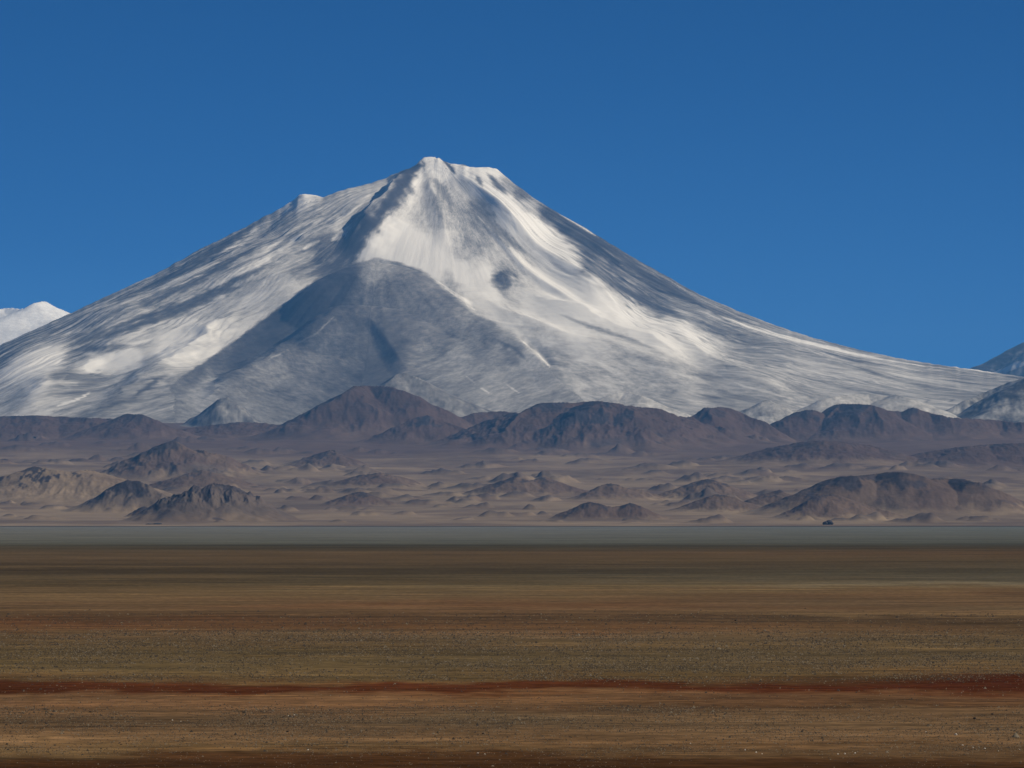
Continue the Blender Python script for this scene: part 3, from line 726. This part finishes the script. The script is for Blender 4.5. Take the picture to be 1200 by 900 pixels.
COVER = [    # snow cover read off the photograph: px, py, cover
    (500, 188, 1), (515, 196, 1), (545, 200, 1), (560, 213, 1), (575, 205, .9), (592, 218, .45), (485, 197, .05), (478, 207, .05), (470, 222, .1), (458, 240, .12),
    (505, 215, .6), (515, 240, .5), (530, 248, .45), (490, 213, .9), (485, 235, .75), (500, 255, .62), (530, 228, .7), (548, 228, .6), (555, 245, .32), (566, 262, .35),
    (455, 255, .8), (460, 270, .95), (440, 288, .85), (475, 285, .95), (500, 290, .9), (520, 280, .8), (515, 303, .9), (540, 290, .55), (560, 285, .48), (580, 302, .62),
    (590, 235, 1), (602, 255, 1), (622, 258, 1), (640, 277, 1), (652, 292, 1), (672, 305, .9), (625, 240, .55), (612, 226, .2), (640, 250, .12), (665, 265, .12),
    (700, 285, .08), (690, 296, .2), (720, 305, .15), (730, 320, .35), (705, 312, .4), (760, 332, .28), (790, 345, .38), (820, 358, .42), (860, 368, .42), (900, 382, .46),
    (620, 300, .75), (640, 320, .85), (660, 332, .92), (690, 335, .85), (700, 352, .92), (720, 358, .8), (742, 372, .92), (765, 385, .85), (790, 380, .9), (800, 394, .9),
    (775, 358, .35), (745, 342, .38), (720, 326, .36), (690, 312, .3), (820, 402, .8), (832, 384, .4), (870, 400, .5), (900, 402, .55), (950, 422, .6), (1000, 437, .6),
    (1050, 445, .62), (1100, 452, .6), (1100, 435, .5), (1000, 415, .45), (1150, 445, .55), (650, 370, .85), (680, 388, .9), (622, 358, .8), (602, 350, .65), (588, 327, .15),
    (575, 345, .85), (600, 375, .75), (640, 398, .7), (700, 402, .72), (720, 420, .55), (650, 420, .45), (620, 425, .55), (600, 440, .42), (700, 440, .55), (680, 458, .6),
    (640, 465, .45), (760, 440, .55), (800, 442, .6), (840, 462, .45), (880, 470, .45), (780, 470, .5), (540, 320, .9), (570, 320, .85), (550, 345, .8), (530, 335, .6),
    (440, 314, .45), (400, 335, .12), (360, 360, .1), (320, 390, .1), (280, 415, .12), (470, 330, .25), (440, 350, .22), (480, 370, .2), (520, 382, .22), (420, 390, .2),
    (440, 420, .15), (460, 400, .15), (500, 420, .35), (540, 430, .42), (580, 452, .48), (560, 402, .28), (600, 420, .3), (400, 430, .25), (360, 440, .32), (330, 452, .36),
    (300, 440, .35), (350, 410, .22), (300, 470, .4), (260, 422, .2), (230, 440, .25), (330, 330, .6), (352, 312, .42), (380, 292, .2), (402, 285, .08), (430, 262, .08),
    (415, 278, .15), (340, 342, .75), (300, 352, .72), (270, 368, .7), (250, 385, .78), (220, 392, .82), (200, 408, .88), (170, 398, .65), (150, 420, .95), (120, 402, .55),
    (110, 428, .95), (92, 412, .4), (60, 420, 1), (30, 426, 1), (72, 446, .5), (40, 456, .8), (20, 468, .6), (100, 452, .42), (150, 452, .45), (180, 440, .45), (10, 408, .4),
    (140, 468, .42), (200, 462, .45), (240, 455, .55), (420, 232, .6), (380, 247, .55), (350, 233, .9), (340, 265, .5), (310, 266, .5), (280, 290, .48), (250, 302, .4),
    (220, 322, .48), (300, 312, .62), (260, 342, .55), (200, 346, .55), (150, 362, .55), (100, 378, .52), (60, 388, .5), (30, 396, .48), (450, 215, .6), (400, 265, .6),
    (-60, 430, .7), (-80, 460, .5), (1250, 455, .5), (1260, 470, .5), (1000, 460, .55), (920, 450, .55), (860, 435, .55),
]

HUMP = [(205, 455), (225, 440), (262, 415), (300, 388), (340, 358), (375, 331), (410, 316), (440, 308.5), (465, 312), (490, 321), (515, 338), (540, 357), (565, 374), (600, 393), (630, 420), (655, 450), (700, 486), (700, 520), (205, 520)]

def build_volcano():
    x = np.concatenate([np.linspace(-16000, -4400, 40), np.arange(-4300, 4300, 8.6), np.linspace(4400, 14000, 34)])
    y = np.concatenate([np.arange(22200, 23000, 60), np.arange(23000, 28000, 13.0), np.arange(28000, 30300, 9.0), np.linspace(30330, 31500, 40), np.linspace(31600, 44000, 60)])
    X, Y = np.meshgrid(x, y)
    H, r, th = volcano_base(X, Y)
    # parasitic cones on the front flank
    def cone_on(H, px_, py_, yy, sl, k, seed):
        ax, az = img_xz(px_, py_, yy)
        d = np.hypot(X - ax, Y - yy)
        d = d * (1 + 0.05 * fbm(X / 700, Y / 700, 2, seed)) * (1 + 0.16 * sstep(0, 500, ax - X))
        c = az - np.interp(d, [0, 100, 200, 320, 450, 700, 1200, 2000, 3200, 5000], np.array([0, 7, 28, 75, 155, 320, 640, 1090, 1650, 2300]) * sl)
        return smax(H, c, k)
    H = cone_on(H, 440, 308, 27350.0, 1.0, 14, 301)
    H = cone_on(H, 426, 358, 26550.0, 0.92, 12, 305)
    # knoll
    kx, kz = img_xz(590, 318, 27950)
    dk = np.hypot(X - kx, (Y - 27950))
    H = smax(H, kz - 0.55 * dk - 8 * np.exp(-dk / 40), 14)
    front = Y < VY + 150
    px, py = to_px(X, Y, H)
    # skyline knob on the left flank
    sx_, sz_ = img_xz(357, 228.5)
    ds = np.hypot(X - sx_, (Y - (VY - 40)) * 0.8)
    H = smax(H, sz_ - 0.42 * np.abs(ds - 70) - 4, 8)
    # broad swells: px, py, height m, half-widths px
    for p0, q0, hh, sx1, sy1 in [(5, 425, 150, 75, 34), (130, 398, 70, 60, 22), (60, 455, 50, 50, 16), (705, 360, 60, 50, 34), (800, 392, 60, 45, 26), (462, 268, 40, 34, 26), (330, 345, 50, 60, 30), (640, 280, -60, 30, 34), (190, 440, 50, 50, 22), (880, 440, 40, 60, 24), (700, 425, 40, 60, 20)]:
        H += np.where(front, hh * np.exp(-((px - p0) / sx1) ** 2 - ((py - q0) / sy1) ** 2), 0)
    # ridges and gullies that the photograph shows
    for pts, amp, wl, wr in RIDGES:
        P = np.array(pts)
        m = front & (px > P[:, 0].min() - 60) & (px < P[:, 0].max() + 60) & (py > P[:, 1].min() - 60) & (py < P[:, 1].max() + 60)
        wob = 3.5 * fbm(X[m] / 260, Y[m] / 260, 3, 311)
        dist, side, al = polyline_sd(px[m] + wob, py[m] + wob, pts)
        w = np.where(side > 0, wr, wl) * (0.8 + 0.9 * al)
        t = np.clip(1 - dist / w, 0, 1)
        prof = t * t * (2 - t)
        H[m] += 1.5 * amp * prof * sstep(0, 0.30, al) * sstep(1.0, 0.70, al)
    # rills that run straight down the slope, and general roughness
    thw = th + 0.02 * fbm(X / 1300, Y / 1300, 2, 320)
    rr = np.clip(r, 150, None)
    far = sstep(150, 900, r) * (0.12 + 0.88 * sstep(0.30, 0.75, np.abs(th)))
    dn = sstep(0.0, 0.4, np.abs(Y - VY) / 800) * 0.7 + 0.3
    H += far * dn * (16 * ridged(thw * 11, rr / 3200, 2, 321) + 9 * ridged(thw * 30, rr / 2400, 2, 322) * sstep(300, 1500, r) + 3.0 * ridged(thw * 85, rr / 1500, 2, 323) * sstep(800, 2000, r))
    hax = img_xz(440, 308, 27350.0)[0]
    rib = ridged(thw * 24 + 0.9 * fbm(X / 800, Y / 800, 2, 360), (ZTOP - H) / 900, 3, 361, 0.55)
    rib = rib * sstep(0.30, 0.7, np.abs(th)) * sstep(350, 1300, r)
    H += 10 * rib * dn
    # thin branching runnels: snow-filled ones and bare ones
    vv = (ZTOP - H) / 1000; uw = thw * 36 + 1.1 * fbm(X / 700, Y / 900, 3, 370)
    out = sstep(0.22, 0.6, np.abs(th)) * sstep(450, 1300, r)
    run1 = sstep(0.74, 0.96, 1 - 2 * np.abs(gnoise(uw, vv * 2.2, 371))) * sstep(-0.15, 0.35, fbm(thw * 9, vv * 3, 2, 372)) * out
    run2 = sstep(0.74, 0.96, 1 - 2 * np.abs(gnoise(uw * 1.3 + 40, vv * 2.6, 373))) * sstep(-0.15, 0.35, fbm(thw * 8 + 9, vv * 3, 2, 374)) * out
    H -= (5 * run1 + 4 * run2) * dn
    tq = np.arctan2(X - hax, -(Y - 27350.0)); rq = np.hypot(X - hax, Y - 27350.0)
    H += (9 * fbm(tq * 6, rq / 1800, 2, 351) + 2.5 * fbm(tq * 20, rq / 900, 2, 352)) * sstep(150, 700, rq) * sstep(3200, 2000, rq) * (Y < 27600)
    H += (0.4 + 0.6 * far) * dn * (6 * fbm(X / 420, Y / 900, 2, 324) + 1.0 * fbm(X / 80, Y / 260, 3, 325))
    H += 5 * ridged(X / 45, Y / 60, 2, 326) * sstep(700, 100, r) * dn
    # tie the foot into the fan
    H = np.where(Y < 24500, H - 60 * sstep(24000, 22300, Y), H)

    # fit the skyline to the photographed one
    sil = np.array(SIL_L[::-1] + SIL_R[1:])
    for it in range(4):
        px, py = to_px(X, Y, H)
        nb = 600; lo, hi = -60.0, 1260.0
        b = np.clip(((px - lo) / (hi - lo) * nb).astype(int), -1, nb)
        ok = (b >= 0) & (b < nb)
        skyl = np.full(nb, 1e9); np.minimum.at(skyl, b[ok], py[ok])
        cen = lo + (np.arange(nb) + 0.5) * (hi - lo) / nb
        want = np.interp(cen, sil[:, 0], sil[:, 1]) + (0.6 + 0.6 * np.exp(-((cen - 545) / 60) ** 2) + 0.6 * np.exp(-((cen - 350) / 110) ** 2)) * fbm(cen / 8, cen * 0 + 2.5, 3, 77)
        skyl = np.where(skyl > 1e8, np.interp(cen, cen[skyl < 1e8], skyl[skyl < 1e8]), skyl)
        dpy = want - skyl
        if it < 2:
            kk = 25; ker = np.hanning(2 * kk + 1); ker /= ker.sum()
            dpy = np.convolve(np.pad(dpy, kk, mode='edge'), ker, 'valid'); fall = 110.0
        else:
            ker = np.hanning(5); ker /= ker.sum()
            dpy = np.clip(np.convolve(np.pad(dpy, 2, mode='edge'), ker, 'valid'), -7, 7); fall = 14.0
        dl = np.interp(px, cen, dpy); sk = np.interp(px, cen, skyl)
        H -= dl / F * Y * np.exp(-np.clip(py - sk, 0, None) / fall)

    # ---- snow cover
    px, py = to_px(X, Y, H)
    gx = np.arange(-120, 1330, 5.0); gy = np.arange(170, 520, 4.0)
    GX, GY = np.meshgrid(gx, gy)
    C = np.array(COVER)
    def inside(ax_, ay_):
        P = np.array(HUMP); c = np.zeros(np.shape(ax_), bool)
        for k in range(len(P)):
            (x1, y1), (x2, y2) = P[k], P[k - 1]
            cross = ((y1 > ay_) != (y2 > ay_)) & (ax_ < (x2 - x1) * (ay_ - y1) / (y2 - y1 + 1e-9) + x1)
            c ^= cross
        return c
    def fit(pts):
        num = np.zeros(GX.shape); den = np.full(GX.shape, 1e-9)
        for cx_, cy_, v in pts:      # neighbours blend along the slope more than across it
            vx, vy = cx_ - 508.0, cy_ - 150.0
            n = math.hypot(vx, vy); vx /= n; vy /= n
            a1 = (GX - cx_) * vx + (GY - cy_) * vy; b1 = (GX - cx_) * vy - (GY - cy_) * vx
            wgt = 1 / ((a1 / 1.5) ** 2 + b1 ** 2 + 12) ** 1.8
            num += wgt * v; den += wgt
        return num / den
    isin = inside(C[:, 0], C[:, 1])
    G_out = fit(C[~isin]); G_in = fit(C[isin])
    fx = np.clip((px - gx[0]) / 5, 0, len(gx) - 1.001); fy = np.clip((py - gy[0]) / 4, 0, len(gy) - 1.001)
    wx = 1.1 * fbm(X / 160, Y / 160, 3, 330); wy = 1.1 * fbm(X / 160, Y / 160, 3, 331)
    fx = np.clip(fx + wx, 0, len(gx) - 1.001); fy = np.clip(fy + wy, 0, len(gy) - 1.001)
    i = fx.astype(int); j = fy.astype(int); u = fx - i; v = fy - j
    def samp(G):
        return (G[j, i] * (1 - u) + G[j, i + 1] * u) * (1 - v) + (G[j + 1, i] * (1 - u) + G[j + 1, i + 1] * u) * v
    hx = px + 1.5 * fbm(X / 90, Y / 120, 3, 336); hy = py + 1.5 * fbm(X / 90, Y / 120, 3, 337)
    hd, _, _ = polyline_sd(hx, hy, HUMP[:-2])
    sd = np.where(inside(hx, hy), hd, -hd)
    hin = np.where(px < 470, sstep(-7.5, -3.5, sd), sstep(-8.5, -3.0 + 5 * sstep(470, 560, px), sd))
    S = samp(G_out) * (1 - hin) + samp(G_in) * hin
    back = Y > VY + 120
    S = np.where(back, 0.55, S)
    # wind-combed streaks down the slope, patchy scouring
    st = fbm(thw * 60, rr / 700, 3, 332, 0.6) + 0.6 * fbm(thw * 170, rr / 380, 2, 333)
    # coordinates that run across and down the slope (round the summit, or round the parasitic cone)
    th2 = np.arctan2(X - hax, -(Y - 27350.0)); r2 = np.hypot(X - hax, Y - 27350.0)
    fu = np.where(hin > 0.5, (X - hax) * 0.45 + 0.25 * (Y - 27000) * np.sign(X - hax) * -0.4, thw * 1950)
    fv = (ZTOP - H) * np.where(hin > 0.5, 0.28, 0.36)
    pt = fbm(fu / 120, fv / 75, 4, 334, 0.6); ptf = fbm(fu / 30, fv / 20, 3, 335, 0.65)
    S = np.clip(0.5 + 1.28 * (S - 0.5) + 0.06 + 0.03 * hin - 0.06 * sstep(400, 470, py), 0.0, 1)
    mid = 4 * S * (1 - S) + 0.05
    leftw = sstep(-500, -1500, X)
    st = st * sstep(400, 1800, r) * (0.1 + 0.9 * sstep(0.35, 0.8, np.abs(th))) * (1 - 0.7 * hin)
    mid = mid * (1 - 0.6 * hin)
    S = S - mid * 0.20 * rib * (1 - hin)
    S = S + (0.42 * run1 * (1 - S) - 0.45 * run2 * S) * (1 - hin)
    S = S + mid * (0.13 * st * (0.6 + 1.9 * leftw) + 0.15 * pt + 0.12 * ptf)
    for pts, hw, cov in STREAKS:
        P = np.array(pts)
        m = front & (px > P[:, 0].min() - 12) & (px < P[:, 0].max() + 12) & (py > P[:, 1].min() - 12) & (py < P[:, 1].max() + 12)
        wob = 1.2 * fbm(X[m] / 120, Y[m] / 120, 2, 340)
        dist, side, al = polyline_sd(px[m] + wob, py[m] + wob, pts)
        tp = 0.25 + 0.75 * sstep(0, 0.35, al) * sstep(1, 0.6, al)
        k = sstep(hw * 1.6, hw * 0.3, dist / tp * (1 + 0.5 * ptf[m])) * sstep(0, 0.15, al) * sstep(1, 0.8, al) * np.clip(0.85 + 0.5 * pt[m], 0.3, 1)
        S[m] = np.maximum(S[m], cov * k)
    for pts, hw, cov in BARE_AND_SHADE:
        P = np.array(pts)
        m = front & (px > P[:, 0].min() - 14) & (px < P[:, 0].max() + 14) & (py > P[:, 1].min() - 14) & (py < P[:, 1].max() + 14)
        wob = 1.6 * fbm(X[m] / 140, Y[m] / 140, 3, 341)
        dist, side, al = polyline_sd(px[m] + wob, py[m] + wob, pts)
        tp = 0.2 + 0.8 * sstep(0, 0.4, al) * sstep(1, 0.55, al)
        k = sstep(hw * 1.9, hw * 0.1, dist / tp * (1 + 0.5 * ptf[m] + 0.3 * pt[m])) * sstep(0, 0.3, al) * sstep(1, 0.6, al) * 0.9
        S[m] = S[m] * (1 - k) + np.minimum(S[m], cov) * k
    S = np.clip(S, 0, 1)
    rockc = VROCK * (1 + 0.25 * np.clip(pt, -1, 1)[..., None])
    Cc = rockc
    o = grid_mesh('volcano', X, Y, H, Cc, M_MOUNT)
    sa = o.data.attributes.new('snow', 'FLOAT', 'POINT')
    sa.data.foreach_set('value', S.ravel().astype(np.float32))
    fa = o.data.attributes.new('flow', 'FLOAT_VECTOR', 'POINT')
    fa.data.foreach_set('vector', np.stack([fu, fv, 0 * fu], -1).ravel().astype(np.float32))
    tag(o, 'tall snow-streaked volcano cone with a small flat summit', 'volcano', kind='structure')
    return o
build_volcano()

# ------------------------------------------------------------------ boulders and gravel on the plain
def stone_material(name, c0, c1):
    m = bpy.data.materials.new(name); m.use_nodes = True
    nt = m.node_tree; bs = nt.nodes['Principled BSDF']
    bs.inputs['Roughness'].default_value = 0.9; bs.inputs['Specular IOR Level'].default_value = 0.2
    geo = nt.nodes.new('ShaderNodeNewGeometry')
    n = nt.nodes.new('ShaderNodeTexNoise'); n.inputs['Scale'].default_value = 3.0; n.inputs['Detail'].default_value = 5
    nt.links.new(geo.outputs['Position'], n.inputs['Vector'])
    r = nt.nodes.new('ShaderNodeMix'); r.data_type = 'RGBA'
    r.inputs['A'].default_value = tuple(c0) + (1,); r.inputs['B'].default_value = tuple(c1) + (1,)
    nt.links.new(n.outputs['Fac'], r.inputs['Factor'])
    nt.links.new(r.outputs['Result'], bs.inputs['Base Color'])
    return m
M_STONE_DK = stone_material('dark_lava_stone', (0.022, 0.017, 0.012), (0.060, 0.046, 0.033))
M_STONE_PALE = stone_material('pale_stone', (0.50, 0.46, 0.38), (0.75, 0.70, 0.60))
M_PEBBLE = stone_material('tan_pebble', (0.10, 0.08, 0.055), (0.21, 0.175, 0.125))

import bmesh
def stone_mesh(name, seed, mat, sub=2, flat=0.7):
    bm = bmesh.new()
    bmesh.ops.create_icosphere(bm, subdivisions=sub, radius=1.0)
    rg = np.random.default_rng(seed)
    dirs = rg.normal(size=(9, 3)); dirs /= np.linalg.norm(dirs, axis=1)[:, None]; offs = rg.uniform(0.62, 0.95, 9)
    ax_ = rg.uniform(0.75, 1.2, 3)
    for v in bm.verts:
        p = np.array(v.co)
        for d_, o_ in zip(dirs, offs):     # chop facets
            k = p @ d_ - o_
            if k > 0: p = p - d_ * k
        v.co = p * ax_ * (1, 1, flat)
    zmin = min(v.co.z for v in bm.verts)
    for v in bm.verts: v.co.z -= zmin * 0.80
    me = bpy.data.meshes.new(name); bm.to_mesh(me); bm.free()
    me.materials.append(mat)
    return me

def ground_z(x, y):
    return float(0.10 * fbm(np.array([x / 90]), np.array([y / 60]), 3, 41)[0] * sstep(200, 300, np.array([y]))[0] * sstep(4000, 1200, np.array([y]))[0])

dark_meshes = [stone_mesh('stone', 40 + k, M_STONE_DK) for k in range(4)]
pale_meshes = [stone_mesh('stone', 60 + k, M_STONE_PALE) for k in range(3)]
def put_stone(px, row, size_px, me, label, group, rg):
    y = EYE * F / (row - HY); x = (px - CX) / F * y; s = size_px * y / F * 0.5
    o = bpy.data.objects.new('stone', me); COL.objects.link(o)
    o.location = (x, y, ground_z(x, y) - 0.02); o.scale = (s * rg.uniform(0.9, 1.3), s * rg.uniform(0.9, 1.2), s)
    o.rotation_euler = (0, 0, rg.uniform(0, 6.28))
    tag(o, label, 'stone', group)
rg = np.random.default_rng(5)
DARK_AT = [(24, 849), (7, 850), (106, 835), (337, 858), (566, 860), (142, 872), (8, 872), (690, 727), (862, 727), (1142, 843), (1163, 838), (1118, 780)]
for (px_, r_) in DARK_AT:
    put_stone(px_, r_, rg.uniform(2.6, 4.2), dark_meshes[rg.integers(4)], 'dark lava stone lying alone on the brown gravel', 'dark stones on the plain', rg)
put_stone(1120, 861.5, 4.2, pale_meshes[0], 'bright white stone lying on brown gravel', None, rg)
PALE_AT = [(809, 871), (893, 884), (873, 879), (886, 882), (990, 884), (1002, 883), (982, 884), (361, 879), (1085, 858), (202, 845), (212, 846), (345, 838), (338, 839), (1128, 873), (1140, 876), (1154, 877), (1170, 880), (1195, 878), (568, 884), (560, 883)]
for (px_, r_) in PALE_AT:
    put_stone(px_, r_, rg.uniform(1.6, 2.6), pale_meshes[rg.integers(3)], 'small pale stone lying on brown gravel', 'pale stones on the plain', rg)

def build_gravel():
    rgn = np.random.default_rng(11)
    # stony belts by photograph row, with how many dark and pale stones they hold
    belts = [(828, 862, 2.0, 1.1), (740, 797, 2.7, 1.4), (862, 884, 1.2, 0.9), (719, 740, 0.9, 0.25), (797, 828, 0.25, 0.12), (884, 906, 0.25, 0.15)]
    base_dir = np.array([(1, 0, 0), (0, 1, 0), (-1, 0, 0), (0, -1, 0), (0, 0, 1)], float)
    for nm, share_col, mat, lab in (('gravel', 2, M_STONE_DK, 'dark gravel strewn in belts across the plain'), ('pebbles', 3, M_PEBBLE, 'pale pebbles strewn across the plain')):
        xs, ys, ss = [], [], []
        for b in belts:
            y1 = EYE * F / (b[0] - HY); y0 = EYE * F / (b[1] - HY)
            n = int(b[share_col] * 30000 * (b[1] - b[0]) / 60)
            row = rgn.uniform(b[0], b[1], n)
            row = np.clip(row + rgn.normal(0, 2.2, n), 676, 906)
            yy = EYE * F / (row - HY)
            xx = rgn.uniform(-650, 650, n) / F * yy
            cl = fbm(xx / 14, yy / 26, 3, 401) + 0.6 * fbm(xx / 60, yy / 90, 2, 402)
            keep = cl > rgn.uniform(-0.9, 0.6, n)
            xx = xx[keep]; yy = yy[keep]
            sz = 0.5 * yy / F * rgn.lognormal(0.0, 0.42, len(xx)) * (1.5 if share_col == 2 else 1.35)
            xs.append(xx); ys.append(yy); ss.append(sz)
        xs = np.concatenate(xs); ys = np.concatenate(ys); ss = np.clip(np.concatenate(ss), 0.04, 0.7)
        n = len(xs)
        rot = rgn.uniform(0, 6.28, n); c, s = np.cos(rot), np.sin(rot)
        sq = rgn.uniform(0.6, 1.0, (n, 5, 1))
        loc = base_dir[None] * sq * np.stack([rgn.uniform(0.8, 1.3, n), rgn.uniform(0.8, 1.2, n), rgn.uniform(0.7, 1.3, n)], -1)[:, None, :]
        vx = loc[..., 0] * c[:, None] - loc[..., 1] * s[:, None]; vy = loc[..., 0] * s[:, None] + loc[..., 1] * c[:, None]; vz = loc[..., 2]
        z0 = 0.10 * fbm(xs / 90, ys / 60, 3, 41) * sstep(200, 300, ys) * sstep(4000, 1200, ys)
        co = np.stack([xs[:, None] + vx * ss[:, None], ys[:, None] + vy * ss[:, None], z0[:, None] - 0.1 * ss[:, None] + vz * ss[:, None]], -1).reshape(-1, 3).astype(np.float32)
        f = np.array([(0, 1, 4), (1, 2, 4), (2, 3, 4), (3, 0, 4)])
        fi = (f[None] + 5 * np.arange(n)[:, None, None]).reshape(-1, 3)
        me = bpy.data.meshes.new(nm)
        me.vertices.add(len(co)); me.vertices.foreach_set('co', co.ravel())
        me.loops.add(fi.size); me.loops.foreach_set('vertex_index', fi.ravel().astype(np.int32))
        me.polygons.add(len(fi)); me.polygons.foreach_set('loop_start', np.arange(0, fi.size, 3, dtype=np.int32))
        me.update(calc_edges=True)
        me.materials.append(mat)
        o = bpy.data.objects.new(nm, me); COL.objects.link(o)
        tag(o, lab, 'gravel', kind='stuff')
build_gravel()

# rock outcrops at the edge of the sand
def outcrop(px, base_row, w_px, h_px, label, seed):
    y = y_of_row(base_row); s = y / F
    x = (px - CX) * s
    z = float(terrain(np.array([[x]]), np.array([[y]]))[0][0, 0])
    rs = np.random.default_rng(seed)
    bm = bmesh.new()
    for q in range(6):      # a heap of angular blocks grown together
        part = stone_mesh('block', seed * 10 + q, M_OUT, sub=2, flat=rs.uniform(0.7, 1.1))
        k0 = len(bm.verts); bm.from_mesh(part); bm.verts.ensure_lookup_table()
        ox = rs.uniform(-0.75, 0.75); kk = (1.0 - 0.55 * abs(ox)) * rs.uniform(0.45, 0.75)
        for v in bm.verts[k0:]:
            v.co = v.co * kk; v.co.x += ox; v.co.y += rs.uniform(-0.02, 0.02) + 0.3 * (q % 3 - 1)
        bpy.data.meshes.remove(part)
    me = bpy.data.meshes.new('rock_outcrop'); bm.to_mesh(me); bm.free(); me.materials.append(M_OUT)
    o = bpy.data.objects.new('rock_outcrop', me); COL.objects.link(o)
    zs = max(v.co.z for v in me.vertices)
    o.scale = (w_px * s * 0.55, w_px * s * 0.5, h_px * s / zs); o.location = (x, y, z - 0.5)
    tag(o, label, 'rock outcrop')
M_OUT = stone_material('dark_outcrop_rock', (0.022, 0.020, 0.022), (0.05, 0.045, 0.045))
outcrop(970, 615, 13, 6, 'small dark boulder outcrop alone at the edge of the plain', 81)
outcrop(943, 608, 7, 5, 'tiny dark rock knob below the dark-crested hill', 82)
outcrop(181, 614.5, 18, 2.0, 'low flat dark rock ledge at the foot of the jagged hill', 83)

# ------------------------------------------------------------------ haze
def build_haze():
    x0, x1, y0, y1, z0, z1 = -70000, 70000, -4000, 62000, -2.0, 2620
    v = [(x0, y0, z0), (x1, y0, z0), (x1, y1, z0), (x0, y1, z0), (x0, y0, z1), (x1, y0, z1), (x1, y1, z1), (x0, y1, z1)]
    f = [(0, 3, 2, 1), (4, 5, 6, 7), (0, 1, 5, 4), (1, 2, 6, 5), (2, 3, 7, 6), (3, 0, 4, 7)]
    me = bpy.data.meshes.new('haze'); me.from_pydata(v, [], f); me.update()
    m = bpy.data.materials.new('thin_blue_air'); m.use_nodes = True
    nt = m.node_tree; nt.nodes.clear()
    out = nt.nodes.new('ShaderNodeOutputMaterial')
    pv = nt.nodes.new('ShaderNodeVolumePrincipled')
    pv.inputs['Color'].default_value = (0.16, 0.47, 1.0, 1)
    pv.inputs['Density'].default_value = 1.5e-5
    pv.inputs['Anisotropy'].default_value = 0.0
    nt.links.new(pv.outputs[0], out.inputs['Volume'])
    me.materials.append(m)
    o = bpy.data.objects.new('haze', me); COL.objects.link(o)
    tag(o, 'thin blue air between the plain and the volcano', 'haze', kind='stuff')
build_haze()
